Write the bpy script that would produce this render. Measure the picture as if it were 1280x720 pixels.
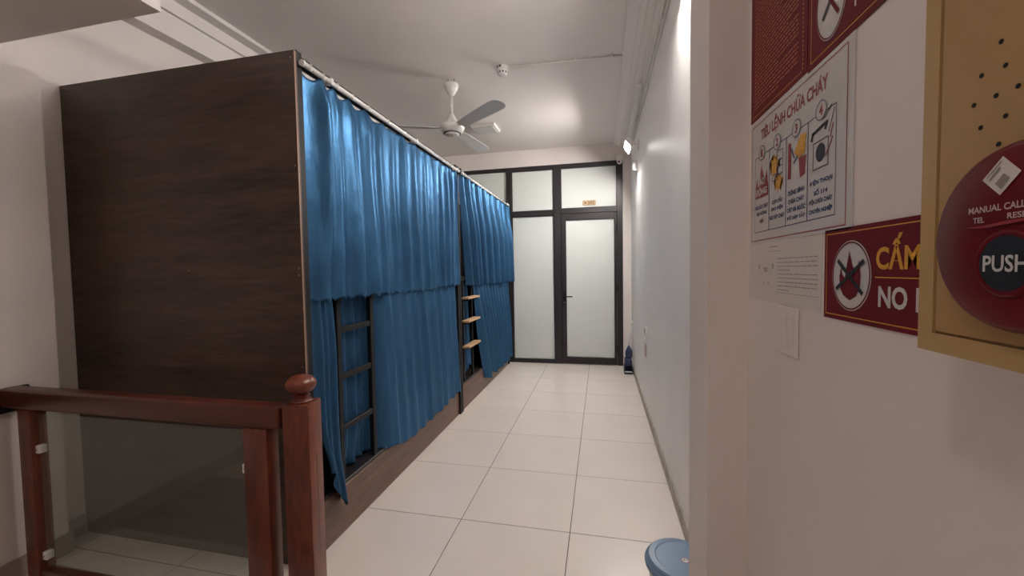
import bpy, bmesh, math, random
from mathutils import Vector, Matrix
random.seed(7)
for o in list(bpy.data.objects): bpy.data.objects.remove(o)
S = bpy.context.scene
C = S.collection
PI = math.pi

# ---------------------------------------------------------------- camera
F_PX, YAW, PITCH, ROLL, CAM_H = 503.667, .2175, -.0424, .016, 1.3737
def cam_axis(r, u2, f2):
    cp, sp = math.cos(PITCH), math.sin(PITCH)
    fw, up = f2*cp - u2*sp, f2*sp + u2*cp
    return Vector((r*math.cos(YAW) - fw*math.sin(YAW), r*math.sin(YAW) + fw*math.cos(YAW), up))
cr, sr = math.cos(ROLL), math.sin(ROLL)
ax, ay, az = cam_axis(cr, -sr, 0), cam_axis(sr, cr, 0), cam_axis(0, 0, 1)
cam = bpy.data.objects.new('camera', bpy.data.cameras.new('camera'))
C.objects.link(cam)
cam.matrix_world = Matrix(((ax.x, ay.x, -az.x, 0), (ax.y, ay.y, -az.y, 0), (ax.z, ay.z, -az.z, CAM_H), (0, 0, 0, 1)))
cam.data.sensor_width = 36
cam.data.lens = 36*F_PX/1280
cam.data.clip_start = .02
S.cycles.diffuse_bounces = 8
S.camera = cam

# ---------------------------------------------------------------- world, exposure
W = bpy.data.worlds.new('world'); S.world = W; W.use_nodes = True
W.node_tree.nodes['Background'].inputs[0].default_value = (.62, .60, .58, 1)
W.node_tree.nodes['Background'].inputs[1].default_value = .06
S.view_settings.view_transform = 'Standard'
S.view_settings.look = 'None'
S.view_settings.gamma = 1
S.view_settings.use_curve_mapping = False
S.view_settings.exposure = 1.93
LAMP_NEAR, LAMP_FAR, LAMP_STAIR = 88.0, 200.0, 9.9     # emission strengths of the lamps built below

# ---------------------------------------------------------------- materials
def new_mat(name):
    m = bpy.data.materials.new(name); m.use_nodes = True
    return m, m.node_tree.nodes, m.node_tree.links, m.node_tree.nodes['Principled BSDF']
def mat(name, col, rough=.5, metal=0, spec=.5, noise=0, nscale=(8, 8, 8), bump=0, bscale=None, coat=0, sheen=0, emit=0):
    m, N, L, b = new_mat(name)
    b.inputs['Base Color'].default_value = (*col, 1)
    b.inputs['Roughness'].default_value = rough
    b.inputs['Metallic'].default_value = metal
    b.inputs['Specular IOR Level'].default_value = spec
    b.inputs['Coat Weight'].default_value = coat
    b.inputs['Coat Roughness'].default_value = .15
    b.inputs['Sheen Weight'].default_value = sheen
    if emit:
        b.inputs['Emission Color'].default_value = (*col, 1); b.inputs['Emission Strength'].default_value = emit
    if noise or bump:
        tc = N.new('ShaderNodeTexCoord'); mp = N.new('ShaderNodeMapping'); nz = N.new('ShaderNodeTexNoise')
        mp.inputs['Scale'].default_value = nscale
        nz.inputs['Scale'].default_value = 1; nz.inputs['Detail'].default_value = 6
        L.new(tc.outputs['Object'], mp.inputs[0]); L.new(mp.outputs[0], nz.inputs[0])
        if noise:
            rp = N.new('ShaderNodeValToRGB')
            rp.color_ramp.elements[0].position = .3; rp.color_ramp.elements[1].position = .7
            rp.color_ramp.elements[0].color = (*[c*(1-noise) for c in col], 1)
            rp.color_ramp.elements[1].color = (*[min(1, c*(1+noise)) for c in col], 1)
            L.new(nz.outputs[0], rp.inputs[0]); L.new(rp.outputs[0], b.inputs['Base Color'])
        if bump:
            src = nz
            if bscale:
                mp2 = N.new('ShaderNodeMapping'); src = N.new('ShaderNodeTexNoise')
                mp2.inputs['Scale'].default_value = bscale
                src.inputs['Scale'].default_value = 1; src.inputs['Detail'].default_value = 4
                L.new(tc.outputs['Object'], mp2.inputs[0]); L.new(mp2.outputs[0], src.inputs[0])
            bp = N.new('ShaderNodeBump'); bp.inputs['Strength'].default_value = bump; bp.inputs['Distance'].default_value = .01
            L.new(src.outputs[0], bp.inputs['Height']); L.new(bp.outputs[0], b.inputs['Normal'])
    return m
def wood(name, dark, light, scale, rough, coat=0, axis_streak=(1, 1, 1)):
    m, N, L, b = new_mat(name)
    tc = N.new('ShaderNodeTexCoord')
    def nz(mult, detail, dist=0):
        mp = N.new('ShaderNodeMapping'); mp.inputs['Scale'].default_value = [a*mult for a in scale]
        n = N.new('ShaderNodeTexNoise'); n.inputs['Scale'].default_value = 1
        n.inputs['Detail'].default_value = detail; n.inputs['Distortion'].default_value = dist
        L.new(tc.outputs['Object'], mp.inputs[0]); L.new(mp.outputs[0], n.inputs[0]); return n
    a, c = nz(1, 8, .6), nz(6, 4)
    mx = N.new('ShaderNodeMath'); mx.operation = 'MULTIPLY_ADD'; mx.inputs[1].default_value = .45
    L.new(c.outputs[0], mx.inputs[0]); 
    sc = N.new('ShaderNodeMath'); sc.operation = 'MULTIPLY'; sc.inputs[1].default_value = .55
    L.new(a.outputs[0], sc.inputs[0]); L.new(sc.outputs[0], mx.inputs[2])
    rp = N.new('ShaderNodeValToRGB')
    rp.color_ramp.elements[0].position = .32; rp.color_ramp.elements[1].position = .68
    rp.color_ramp.elements[0].color = (*dark, 1); rp.color_ramp.elements[1].color = (*light, 1)
    L.new(mx.outputs[0], rp.inputs[0]); L.new(rp.outputs[0], b.inputs['Base Color'])
    b.inputs['Roughness'].default_value = rough; b.inputs['Coat Weight'].default_value = coat; b.inputs['Coat Roughness'].default_value = .2
    bp = N.new('ShaderNodeBump'); bp.inputs['Strength'].default_value = .12; bp.inputs['Distance'].default_value = .004
    L.new(mx.outputs[0], bp.inputs['Height']); L.new(bp.outputs[0], b.inputs['Normal'])
    return m
def clear_glass(name, tint, haze):
    m, N, L, b = new_mat(name)
    out = [n for n in N if n.type == 'OUTPUT_MATERIAL'][0]
    tr = N.new('ShaderNodeBsdfTransparent'); tr.inputs[0].default_value = (*tint, 1)
    gl = N.new('ShaderNodeBsdfGlossy'); gl.inputs['Roughness'].default_value = .04
    df = N.new('ShaderNodeBsdfDiffuse'); df.inputs[0].default_value = (.6, .6, .58, 1)
    lw = N.new('ShaderNodeLayerWeight'); lw.inputs[0].default_value = .5
    pw = N.new('ShaderNodeMath'); pw.operation = 'POWER'; pw.inputs[1].default_value = 5
    fr = N.new('ShaderNodeMath'); fr.operation = 'MULTIPLY_ADD'; fr.inputs[1].default_value = .9; fr.inputs[2].default_value = .03
    L.new(lw.outputs['Facing'], pw.inputs[0]); L.new(pw.outputs[0], fr.inputs[0])
    m1 = N.new('ShaderNodeMixShader'); m2 = N.new('ShaderNodeMixShader')
    m1.inputs[0].default_value = haze
    L.new(tr.outputs[0], m1.inputs[1]); L.new(df.outputs[0], m1.inputs[2])
    L.new(fr.outputs[0], m2.inputs[0]); L.new(m1.outputs[0], m2.inputs[1]); L.new(gl.outputs[0], m2.inputs[2])
    L.new(m2.outputs[0], out.inputs[0])
    return m
def satin(name, col):
    m = mat(name, col, rough=.38, spec=.4, noise=.12, nscale=(9, 5, 3), bump=.7, bscale=(20, 11, 7))
    b = m.node_tree.nodes['Principled BSDF']
    b.inputs['Specular Tint'].default_value = (.25, .62, 1, 1)
    b.inputs['Metallic'].default_value = .50
    return m
M = {
 'wall':    mat('warm_white_wall_paint', (.78, .715, .685), .55, noise=.03, nscale=(3, 3, 3), bump=.06, bscale=(30, 30, 30)),
 'gloss':   mat('semi_gloss_wall_paint', (.92, .895, .885), .48, noise=.03, nscale=(2, 2, 2), bump=.22, bscale=(5, 9, 2.2)),
 'ceil':    mat('ceiling_paint', (.80, .755, .735), .7, noise=.02, nscale=(2, 2, 2)),
 'tile':    mat('cream_floor_tile', (.74, .665, .60), .28, noise=.03, nscale=(2.5, 2.5, 2.5)),
 'grout':   mat('dark_tile_grout', (.10, .075, .055), .8),
 'skirt':   mat('grey_brown_skirting_tile', (.34, .28, .24), .4, noise=.15, nscale=(6, 6, 6)),
 'skirt2':  mat('stained_cream_skirting', (.42, .37, .30), .5, noise=.35, nscale=(20, 7, 30)),
 'walnut':  wood('dark_walnut_laminate', (.017, .009, .0075), (.098, .052, .039), (1.1, 1.1, 9), .42),
 'plinth':  wood('brown_walnut_laminate', (.070, .035, .025), (.165, .085, .058), (9, 1.2, 14), .4),
 'tanedge': mat('tan_edge_band', (.26, .16, .10), .5),
 'mahog':   wood('red_mahogany_varnish', (.060, .014, .007), (.22, .046, .017), (10, 10, 2), .38, coat=.06),
 'mahogx':  wood('red_mahogany_varnish_rail', (.050, .012, .007), (.12, .024, .012), (2, 10, 10), .35, coat=.12),
 'darkwood':wood('near_black_stained_wood', (.008, .005, .004), (.02, .012, .009), (4, 2, 10), .4),
 'blue':    satin('blue_satin_fabric', (.032, .091, .182)),
 'blue2':   satin('blue_satin_fabric_pleated', (.032, .091, .182)),
 'black':   mat('black_powder_coat', (.0055, .0055, .0065), .5, spec=.3),
 'alu':     mat('charcoal_aluminium', (.030, .026, .028), .38, metal=.3),
 'frost':   mat('frosted_pane', (.66, .69, .665), .32, noise=.02, nscale=(2, 2, 2)),
 'white':   mat('white_plastic', (.78, .76, .74), .35),
 'whitem':  mat('white_enamel', (.74, .72, .70), .3),
 'blade':   mat('grey_fan_blade', (.66, .66, .67), .4),
 'darkgrey':mat('dark_grey_plastic', (.04, .04, .045), .4),
 'chrome':  mat('brushed_steel', (.6, .6, .6), .25, metal=1),
 'pine':    mat('pale_wood_tread', (.50, .31, .17), .5, noise=.2, nscale=(20, 4, 20)),
 'glass':   clear_glass('railing_glass', (.86, .89, .87), .07),
 'red':     mat('maroon_print', (.150, .010, .018), .5, spec=.15, noise=.06),
 'redp':    mat('red_gloss_plastic', (.135, .006, .008), .35, spec=.15),
 'redtext': mat('red_print', (.30, .03, .035), .4),
 'yellow':  mat('yellow_print', (.72, .36, .03), .4),
 'orange':  mat('orange_print', (.55, .17, .05), .4),
 'paper':   mat('white_poster_paper', (.62, .60, .60), .45),
 'paper2':  mat('white_note_paper', (.70, .65, .615), .5),
 'navy':    mat('navy_print', (.03, .05, .14), .4),
 'ink':     mat('black_print', (.012, .011, .012), .4),
 'ginkl':   mat('faint_grey_print', (.30, .26, .25), .5),
 'cream':   mat('beige_steel_enamel', (.44, .27, .105), .38, noise=.05, nscale=(5, 5, 5)),
 'cream2':  mat('beige_steel_frame', (.50, .33, .14), .38, noise=.05, nscale=(5, 5, 5)),
 'letter':  mat('pale_relief_print', (.60, .48, .46), .4),
 'hole':    mat('speaker_hole_black', (.004, .004, .004), .8),
 'binlid':  mat('blue_bin_lid', (.13, .20, .30), .35),
 'binbody': mat('grey_bin_body', (.42, .40, .38), .4),
 'gold':    mat('tan_number_plate', (.58, .40, .22), .35),
 'brown':   mat('brown_print', (.10, .035, .015), .4),
 'pink':    mat('pale_pink_plastic', (.62, .45, .46), .4),
 'navyp':   mat('navy_plastic', (.022, .035, .09), .4),
 'lamp':    mat('lamp_tube', (1.0, .95, .90), .3, emit=LAMP_NEAR),
 'lamp2':   mat('lamp_tube_far', (1.0, .95, .90), .3, emit=LAMP_FAR),
 'lamp3':   mat('lamp_dome_stair', (1.0, .92, .84), .3, emit=LAMP_STAIR),
}

# ---------------------------------------------------------------- mesh helpers
def box(bm, x0, x1, y0, y1, z0, z1, bev=0, seg=1):
    r = bmesh.ops.create_cube(bm, size=1)
    v = r['verts']
    for q in v:
        q.co = Vector((x0+(q.co.x+.5)*(x1-x0), y0+(q.co.y+.5)*(y1-y0), z0+(q.co.z+.5)*(z1-z0)))
    if bev:
        e = list({e for q in v for e in q.link_edges})
        bmesh.ops.bevel(bm, geom=e, offset=bev, segments=seg, affect='EDGES', profile=.5)
    return bm
def bxo(*a, **k): return box(bmesh.new(), *a, **k)
def lathe(bm, prof, c=(0, 0, 0), n=24, axis='Z'):
    rings = []
    for r, h in prof:
        ring = []
        for i in range(n):
            t = 2*PI*i/n; a, b = r*math.cos(t), r*math.sin(t)
            p = {'Z': (a, b, h), 'X': (h, a, b), 'Y': (b, h, a)}[axis]
            ring.append(bm.verts.new(Vector(p)+Vector(c)))
        rings.append(ring)
    for A, B in zip(rings, rings[1:]):
        for i in range(n):
            j = (i+1) % n
            bm.faces.new((A[i], A[j], B[j], B[i]))
    bm.faces.new(rings[0][::-1]); bm.faces.new(rings[-1])
    bmesh.ops.remove_doubles(bm, verts=bm.verts, dist=1e-6)
    bmesh.ops.recalc_face_normals(bm, faces=bm.faces)
    return bm
def tube(bm, pts, r, n=8):
    pts = [Vector(p) for p in pts]; rings = []
    up = Vector((0, 0, 1))
    for i, p in enumerate(pts):
        d = (pts[min(i+1, len(pts)-1)] - pts[max(i-1, 0)]).normalized()
        a = d.cross(up)
        if a.length < 1e-3: a = d.cross(Vector((1, 0, 0)))
        a.normalize(); b = a.cross(d)
        rr = r[i] if isinstance(r, (list, tuple)) else r
        rings.append([bm.verts.new(p + rr*(math.cos(2*PI*k/n)*a + math.sin(2*PI*k/n)*b)) for k in range(n)])
    for A, B in zip(rings, rings[1:]):
        for i in range(n): bm.faces.new((A[i], A[(i+1) % n], B[(i+1) % n], B[i]))
    bm.faces.new(rings[0][::-1]); bm.faces.new(rings[-1])
    bmesh.ops.recalc_face_normals(bm, faces=bm.faces)
    return bm
def extrude_xz(bm, pts, y0, y1):
    A = [bm.verts.new((x, y0, z)) for x, z in pts]; B = [bm.verts.new((x, y1, z)) for x, z in pts]
    n = len(pts)
    for i in range(n): bm.faces.new((A[i], A[(i+1) % n], B[(i+1) % n], B[i]))
    bm.faces.new(A[::-1]); bm.faces.new(B)
    bmesh.ops.recalc_face_normals(bm, faces=bm.faces)
    return bm
def extrude_xy(bm, pts, z0, z1):
    A = [bm.verts.new((x, y, z0)) for x, y in pts]; B = [bm.verts.new((x, y, z1)) for x, y in pts]
    n = len(pts)
    for i in range(n): bm.faces.new((A[i], A[(i+1) % n], B[(i+1) % n], B[i]))
    bm.faces.new(A[::-1]); bm.faces.new(B)
    bmesh.ops.recalc_face_normals(bm, faces=bm.faces)
    return bm
def wloc(o):
    v = Vector((0, 0, 0))
    while o: v += o.location; o = o.parent
    return v
def obj(name, bm, m, parent=None, smooth=False, origin=None):
    """bm holds world coordinates; the object's origin goes to its base centre"""
    me = bpy.data.meshes.new(name)
    co = [v.co for v in bm.verts]
    if origin is None:
        origin = Vector(((min(c.x for c in co)+max(c.x for c in co))/2, (min(c.y for c in co)+max(c.y for c in co))/2, min(c.z for c in co)))
    origin = Vector(origin)
    bm.transform(Matrix.Translation(-origin))
    bm.to_mesh(me); bm.free()
    if smooth:
        for p in me.polygons: p.use_smooth = True
    me.materials.append(M[m] if isinstance(m, str) else m)
    o = bpy.data.objects.new(name, me); C.objects.link(o)
    if parent: o.parent = parent; o.location = origin - wloc(parent)
    else: o.location = origin
    return o
def smooth_angle(o, deg=35):
    me = o.data
    for p in me.polygons: p.use_smooth = True
    try: me.set_sharp_from_angle(angle=math.radians(deg))
    except Exception: pass
    return o
def thing(name, label, cat, loc, group=None):
    o = bpy.data.objects.new(name, None); C.objects.link(o); o.location = loc
    o.empty_display_size = .05
    return tag(o, label, cat, group)
def tag(o, label, cat, group=None):
    o['label'] = label; o['category'] = cat
    if group: o['group'] = group
    return o
def struct(name, bm, m, label=None, **k):
    o = obj(name, bm, m, **k); o['kind'] = 'structure'
    if label: o['label'] = label
    return o
def copy_to(o, loc, parent):
    c = o.copy(); C.objects.link(c); c.parent = parent; c.location = Vector(loc) - (wloc(parent) if parent else Vector((0, 0, 0)))
    return c

# flat print on a plane: a runs with the reading direction, b up, layer by layer proud of the board
class Plane:
    def __init__(s, o, e1, e2):
        s.o, s.e1, s.e2 = Vector(o), Vector(e1), Vector(e2); s.n = s.e1.cross(s.e2)
    def p(s, a, b, d=0): return s.o + a*s.e1 + b*s.e2 + d*s.n
def poly(bm, pl, pts, d):
    vs = [bm.verts.new(pl.p(a, b, d)) for a, b in pts]
    f = bm.faces.new(vs)
    if len(pts) > 4: bmesh.ops.triangulate(bm, faces=[f])
def rect(bm, pl, a0, b0, a1, b1, d): poly(bm, pl, [(a0, b0), (a1, b0), (a1, b1), (a0, b1)], d)
def frame(bm, pl, a0, b0, a1, b1, w, d):
    rect(bm, pl, a0, b0, a1, b0+w, d); rect(bm, pl, a0, b1-w, a1, b1, d)
    rect(bm, pl, a0, b0+w, a0+w, b1-w, d); rect(bm, pl, a1-w, b0+w, a1, b1-w, d)
def ell(ca, cb, ra, rb, n=40): return [(ca+ra*math.cos(2*PI*i/n), cb+rb*math.sin(2*PI*i/n)) for i in range(n)]
def ring(bm, pl, ca, cb, ra, rb, w, d, n=40):
    o_, i_ = ell(ca, cb, ra, rb, n), ell(ca, cb, ra-w, rb-w, n)
    for k in range(n):
        j = (k+1) % n; poly(bm, pl, [i_[k], o_[k], o_[j], i_[j]], d)
def bar(bm, pl, a0, b0, a1, b1, w, d):
    v = Vector((a1-a0, b1-b0)); v.normalize(); nx, ny = -v.y*w/2, v.x*w/2
    poly(bm, pl, [(a0-nx, b0-ny), (a1-nx, b1-ny), (a1+nx, b1+ny), (a0+nx, b0+ny)], d)
def text(bm, pl, body, a0, b0, a1, b1, d, bold=.02):
    cu = bpy.data.curves.new('lettering', 'FONT'); cu.body = body; cu.size = 1; cu.offset = bold; cu.resolution_u = 3
    t = bpy.data.objects.new('lettering', cu); C.objects.link(t)
    dg = bpy.context.evaluated_depsgraph_get(); dg.update()
    me = bpy.data.meshes.new_from_object(t.evaluated_get(dg))
    xs = [v.co.x for v in me.vertices]; ys = [v.co.y for v in me.vertices]
    x0, x1, y0, y1 = min(xs), max(xs), min(ys), max(ys)
    vs = [bm.verts.new(pl.p(a0+(v.co.x-x0)/(x1-x0)*(a1-a0), b0+(v.co.y-y0)/(y1-y0)*(b1-b0), d)) for v in me.vertices]
    for p in me.polygons:
        try: bm.faces.new([vs[i] for i in p.vertices])
        except ValueError: pass
    bpy.data.objects.remove(t); bpy.data.curves.remove(cu); bpy.data.meshes.remove(me)

# ---------------------------------------------------------------- the room
CEIL, FAR, BACK = 3.14, 5.90, -2.2
XA, XB, XR, XP = -2.615, -2.73, .418, .28       # left pier, left recess, corridor wall, poster wall
YA, YP0, YP1 = 1.44, .862, 1.03                 # end of left pier, front and rear of right pilaster
fl = struct('floor', bxo(-3.0, 1.0, BACK-.1, FAR+.2, -.12, -.0015), 'grout', 'cream square floor tiles with thin dark joints')
GX, GY, T, J = -.767, 2.067, .6, .0040
tb = bxo(-T/2+J/2, T/2-J/2, -T/2+J/2, T/2-J/2, -.010, 0, bev=.0006)
tile0 = None
for i in range(-4, 3):
    for k in range(-2, 7):
        x0, y0 = GX+i*T, GY+k*T
        cx0, cx1, cy0, cy1 = max(x0, XB), min(x0+T, XR), max(y0, .3), min(y0+T, FAR+.1)
        if cx1-cx0 < .02 or cy1-cy0 < .02: continue
        if cx1-cx0 > T-.001 and cy1-cy0 > T-.001:
            if tile0 is None:
                bm = tb; bm.transform(Matrix.Translation((x0+T/2, y0+T/2, 0)))
                tile0 = obj('tile', bm, 'tile', fl)
            else: copy_to(tile0, (x0+T/2, y0+T/2, -.010), fl)
        else:
            obj('tile', bxo(cx0+J/2, cx1-J/2, cy0+J/2, cy1-J/2, -.010, 0, bev=.0006), 'tile', fl)
bm = bxo(XB, 1.0, BACK, .3, -.010, 0); obj('floor_field', bm, 'tile', fl)
struct('ceiling', bxo(-3.0, 1.0, BACK-.1, FAR+.2, CEIL, CEIL+.1), 'ceil')
struct('wall_left', bxo(-3.0, XA, BACK, YA, -.01, CEIL), 'wall')
struct('wall_left_rear', bxo(-3.0, XB, YA, FAR+.2, -.01, CEIL), 'wall')
struct('wall_right', bxo(XR, 1.0, YP1, FAR+.2, -.01, CEIL), 'gloss')
struct('wall_right_front', bxo(XP, 1.0, BACK, YP0, -.01, CEIL), 'wall')
struct('wall_right_pilaster', bxo(.207, 1.0, YP0, YP1, -.01, CEIL), 'wall')
struct('wall_back', bxo(-3.0, 1.0, BACK-.1, BACK, -.01, CEIL), 'wall')
bm = bmesh.new()
box(bm, XB, -2.06, FAR, FAR+.12, -.01, CEIL); box(bm, -2.06, .305, FAR, FAR+.12, 2.895, CEIL); box(bm, .305, XR, FAR, FAR+.12, -.01, CEIL)
struct('wall_far', bm, 'wall')
struct('baseboard_left', bxo(XA, XA+.012, BACK, YA+.012, 0, .10, bev=.002), 'skirt')
struct('baseboard_left_rear', bxo(XB, XB+.012, YA, 1.57, 0, .10, bev=.002), 'skirt')
struct('baseboard_right', bxo(XR-.011, XR, YP1, FAR, 0, .085, bev=.002), 'skirt2')
# stepped plaster beam over the bed side, soffit over the stair corner, cornice along the corridor wall
Y0S = 1.32
bm = bmesh.new()
extrude_xz(bm, [(XB, CEIL), (XB, 2.877), (-2.634, 2.877), (-2.634, 3.022), (-2.645, 3.022), (-2.645, 3.030), (-2.622, 3.030),
                (-2.622, 3.112), (-2.537, 3.112), (-2.537, CEIL)], Y0S, FAR)
struct('trim_1', bm, 'ceil')
struct('trim_2', bxo(-2.73, -1.703, BACK, 1.313, 2.425, CEIL), 'ceil', 'plaster underside of the upper stair landing')
bm = bmesh.new()
extrude_xz(bm, [(.186, CEIL), (.186, 3.118), (.205, 3.112), (.235, 3.098), (.255, 3.080), (.262, 3.055), (.300, 3.055), (.300, 3.030),
                (.350, 3.030), (.350, 3.010), (XR, 3.000), (XR, CEIL)], YP1, FAR)
struct('trim_3', bm, 'ceil')

# ---------------------------------------------------------------- glazed partition with door
YF = FAR-.02                                    # front of the aluminium
ZT, ZM0, ZM1 = 2.895, 2.175, 2.255
win = thing('window_1', 'charcoal aluminium glazed partition with frosted panes', None, (-.87, FAR, 0))
del win['category']; win['kind'] = 'structure'
def alu(name, x0, x1, z0, z1, y0=YF, y1=FAR+.05, par=win, bev=.003): return obj(name, bxo(x0, x1, y0, y1, z0, z1, bev=bev), 'alu', par)
for x0, x1 in ((-2.075, -2.005), (-1.365, -1.285), (-.660, -.560), (.226, .305)): alu('mullion', x0, x1, 0, ZT)
for x0, x1 in ((-2.005, -1.365), (-1.285, -.660), (-.560, .226)): alu('top_rail', x0, x1, 2.838, ZT)
for x0, x1 in ((-2.005, -1.365), (-1.285, -.660), (-.560, .226)): alu('transom', x0, x1, ZM0 if x1 < 0 else 2.185, ZM1 if x1 > 0 else 2.242)
for x0, x1 in ((-2.005, -1.365), (-1.285, -.660)): alu('bottom_rail', x0, x1, 0, .05)
def pane(x0, x1, z0, z1, par=win, y=FAR):
    return obj('pane', bxo(x0-.01, x1+.01, y+.006, y+.014, z0-.01, z1+.01), 'frost', par)
for x0, x1 in ((-2.005, -1.365), (-1.285, -.660)):
    pane(x0, x1, 2.242, 2.838); pane(x0, x1, .05, ZM0)
pane(-.560, .226, ZM1, 2.838)
for x0, x1, z0, z1 in ((-1.285, -.660, .05, ZM0), (-1.285, -.660, 2.242, 2.838), (-.560, .226, ZM1, 2.838)):
    bm = bmesh.new(); b = .012
    box(bm, x0, x0+b, YF+.010, FAR+.004, z0, z1); box(bm, x1-b, x1, YF+.010, FAR+.004, z0, z1)
    box(bm, x0+b, x1-b, YF+.010, FAR+.004, z0, z0+b); box(bm, x0+b, x1-b, YF+.010, FAR+.004, z1-b, z1)
    obj('glazing_bead', bm, 'alu', win)
door = thing('door_1', 'charcoal framed door with a tall frosted pane', None, (-.17, FAR, 0)); del door['category']; door['kind'] = 'structure'
DX0, DX1, DZ0, DZ1 = -.556, .222, .008, 2.181
yd0, yd1 = YF-.006, FAR+.035
for x0, x1 in ((DX0, -.488), (.186, DX1)): alu('stile', x0, x1, DZ0, DZ1, yd0, yd1, door, .004)
alu('bottom_rail', -.488, .186, DZ0, .108, yd0, yd1, door, .004)
alu('top_rail', -.488, .186, 2.092, DZ1, yd0, yd1, door, .004)
pane(-.488, .186, .108, 2.092, door, FAR-.004)
bm = bxo(-.531, -.503, yd0-.008, yd0, .865, 1.055, bev=.003); hp = obj('handle', bm, 'black', door); hp['label'] = 'black lever door handle'
bm = tube(bmesh.new(), [(-.517, yd0-.006, .99), (-.517, yd0-.045, .99), (-.505, yd0-.055, .99), (-.40, yd0-.055, .99)], .009, 10); obj('lever', bm, 'black', hp)
bm = lathe(bmesh.new(), [(.011, yd0-.012), (.011, yd0-.007)], (-.517, 0, .905), 14, 'Y'); obj('keyhole', bm, 'chrome', hp)
for z in (.25, 1.1, 1.95):
    obj('hinge', lathe(bmesh.new(), [(.008, z-.05), (.008, z+.05)], (.224, yd0-.006, 0), 10), 'black', door)
# 202 plate
t = thing('number_plate', 'small tan plate numbered 202 on the pane above the door', 'number plate', (-.155, FAR-.004, 2.293))
obj('plate', bxo(-.247, -.063, FAR-.006, FAR+.005, 2.293, 2.362, bev=.003), 'gold', t)
pl = Plane((-.247, FAR-.0064, 2.293), (1, 0, 0), (0, 0, 1))
bm = bmesh.new(); frame(bm, pl, .004, .004, .180, .065, .003, 0); rect(bm, pl, .025, .022, .05, .047, 0)
text(bm, pl, '202', .068, .014, .166, .055, 0, .03); obj('lettering', bm, 'brown', t)

# ---------------------------------------------------------------- bunk beds
XF = -1.342
def bunk(y0, y1, label, near_panel):
    t = thing('bunk_bed', label, 'bunk bed', ((XF+XB)/2, (y0+y1)/2, 0), 'bunk beds along the corridor')
    for x in (XF-.002, XB+.05):
        for y in (y0+.02, y1-.02):
            obj('post', bxo(x-.019, x+.019, y-.019, y+.019, 0, 2.379, bev=.003), 'black', t)
    for x in (XF-.018, XB+.05):
        for z in (1.305, 2.356): obj('side_rail', bxo(x-.015, x+.015, y0+.039, y1-.039, z-.022, z+.022, bev=.003), 'black', t)
    for y in (y0+.02, y1-.02):
        for z in (1.305, 2.356): obj('end_rail', bxo(XB+.069, XF-.033, y-.014, y+.014, z-.022, z+.022, bev=.003), 'black', t)
    pb = obj('plinth_board', bxo(XF-.018, XF+.001, y0+.040, y1-.040, 0, .245, bev=.002), 'plinth', t)
    obj('lower_platform', bxo(XB+.02, XF-.001, y0+.040, y1-.040, .246, .268, bev=.002), 'darkwood', t)
    obj('upper_platform', bxo(XB+.07, XF-.034, y0+.040, y1-.040, 1.329, 1.347), 'darkwood', t)
    return t
BY = (1.595, 3.665, 3.675, 5.775)
bed1 = bunk(BY[0], BY[1], 'nearer bunk bed whose dark walnut end panel faces the stair railing', True)
bed2 = bunk(BY[2], BY[3], 'farther bunk bed standing next to the glazed partition', False)
ep = obj('end_panel', bxo(XB+.004, -1.3195, 1.575, 1.594, .0, 2.366, bev=.001), 'walnut', bed1); ep['label'] = 'dark walnut end panel with horizontal grain'
obj('edge_band', bxo(-1.3194, -1.3178, 1.5755, 1.5830, .001, 2.365), 'tanedge', ep)
for x, z in ((-1.336, 2.335), (-1.333, 1.86), (-1.333, 1.40), (-1.335, 1.37), (-1.333, .95), (-1.95, 1.40), (-1.333, .45)):
    obj('screw', lathe(bmesh.new(), [(.0045, 1.5735), (.0045, 1.5752)], (x, 0, z), 10, 'Y'), 'tanedge', ep)
obj('end_panel', bxo(XB+.004, -1.36, BY[3]+.001, BY[3]+.018, 0, 2.366), 'walnut', bed2)

# ---------------------------------------------------------------- curtain rails
XRAIL = -1.305
def rail(y0, y1, label, ends):
    t = thing('curtain_rail', label, 'curtain rail', (XRAIL, (y0+y1)/2, 2.31), 'white curtain rails on the bunk beds')
    obj('tube', tube(bmesh.new(), [(XRAIL, y0, 2.323), (XRAIL, y1, 2.323)], .0125, 12), 'whitem', t, True)
    for y in ends:
        bm = bxo(XF-.002, XRAIL-.010, y-.012, y+.012, 2.312, 2.334, bev=.002); box(bm, XRAIL-.016, XRAIL+.016, y-.010, y+.010, 2.307, 2.339, bev=.003)
        obj('bracket', bm, 'whitem', t)
    for y in (y0, y1): obj('end_cap', lathe(bmesh.new(), [(.015, y-.006), (.015, y+.006)], (XRAIL, 0, 2.323), 12, 'Y'), 'white', t)
rail(1.61, 3.655, 'white curtain rail over the nearer bunk bed', (1.80, 2.75, 3.60))
rail(3.685, 5.77, 'white curtain rail over the farther bunk bed', (3.74, 5.66))
tag(obj('rail_clamp', bxo(XRAIL-.02, XRAIL+.02, 3.657, 3.683, 2.295, 2.352, bev=.004), 'darkgrey'), 'small dark clamp joining the two white curtain rails', 'clamp')

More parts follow.
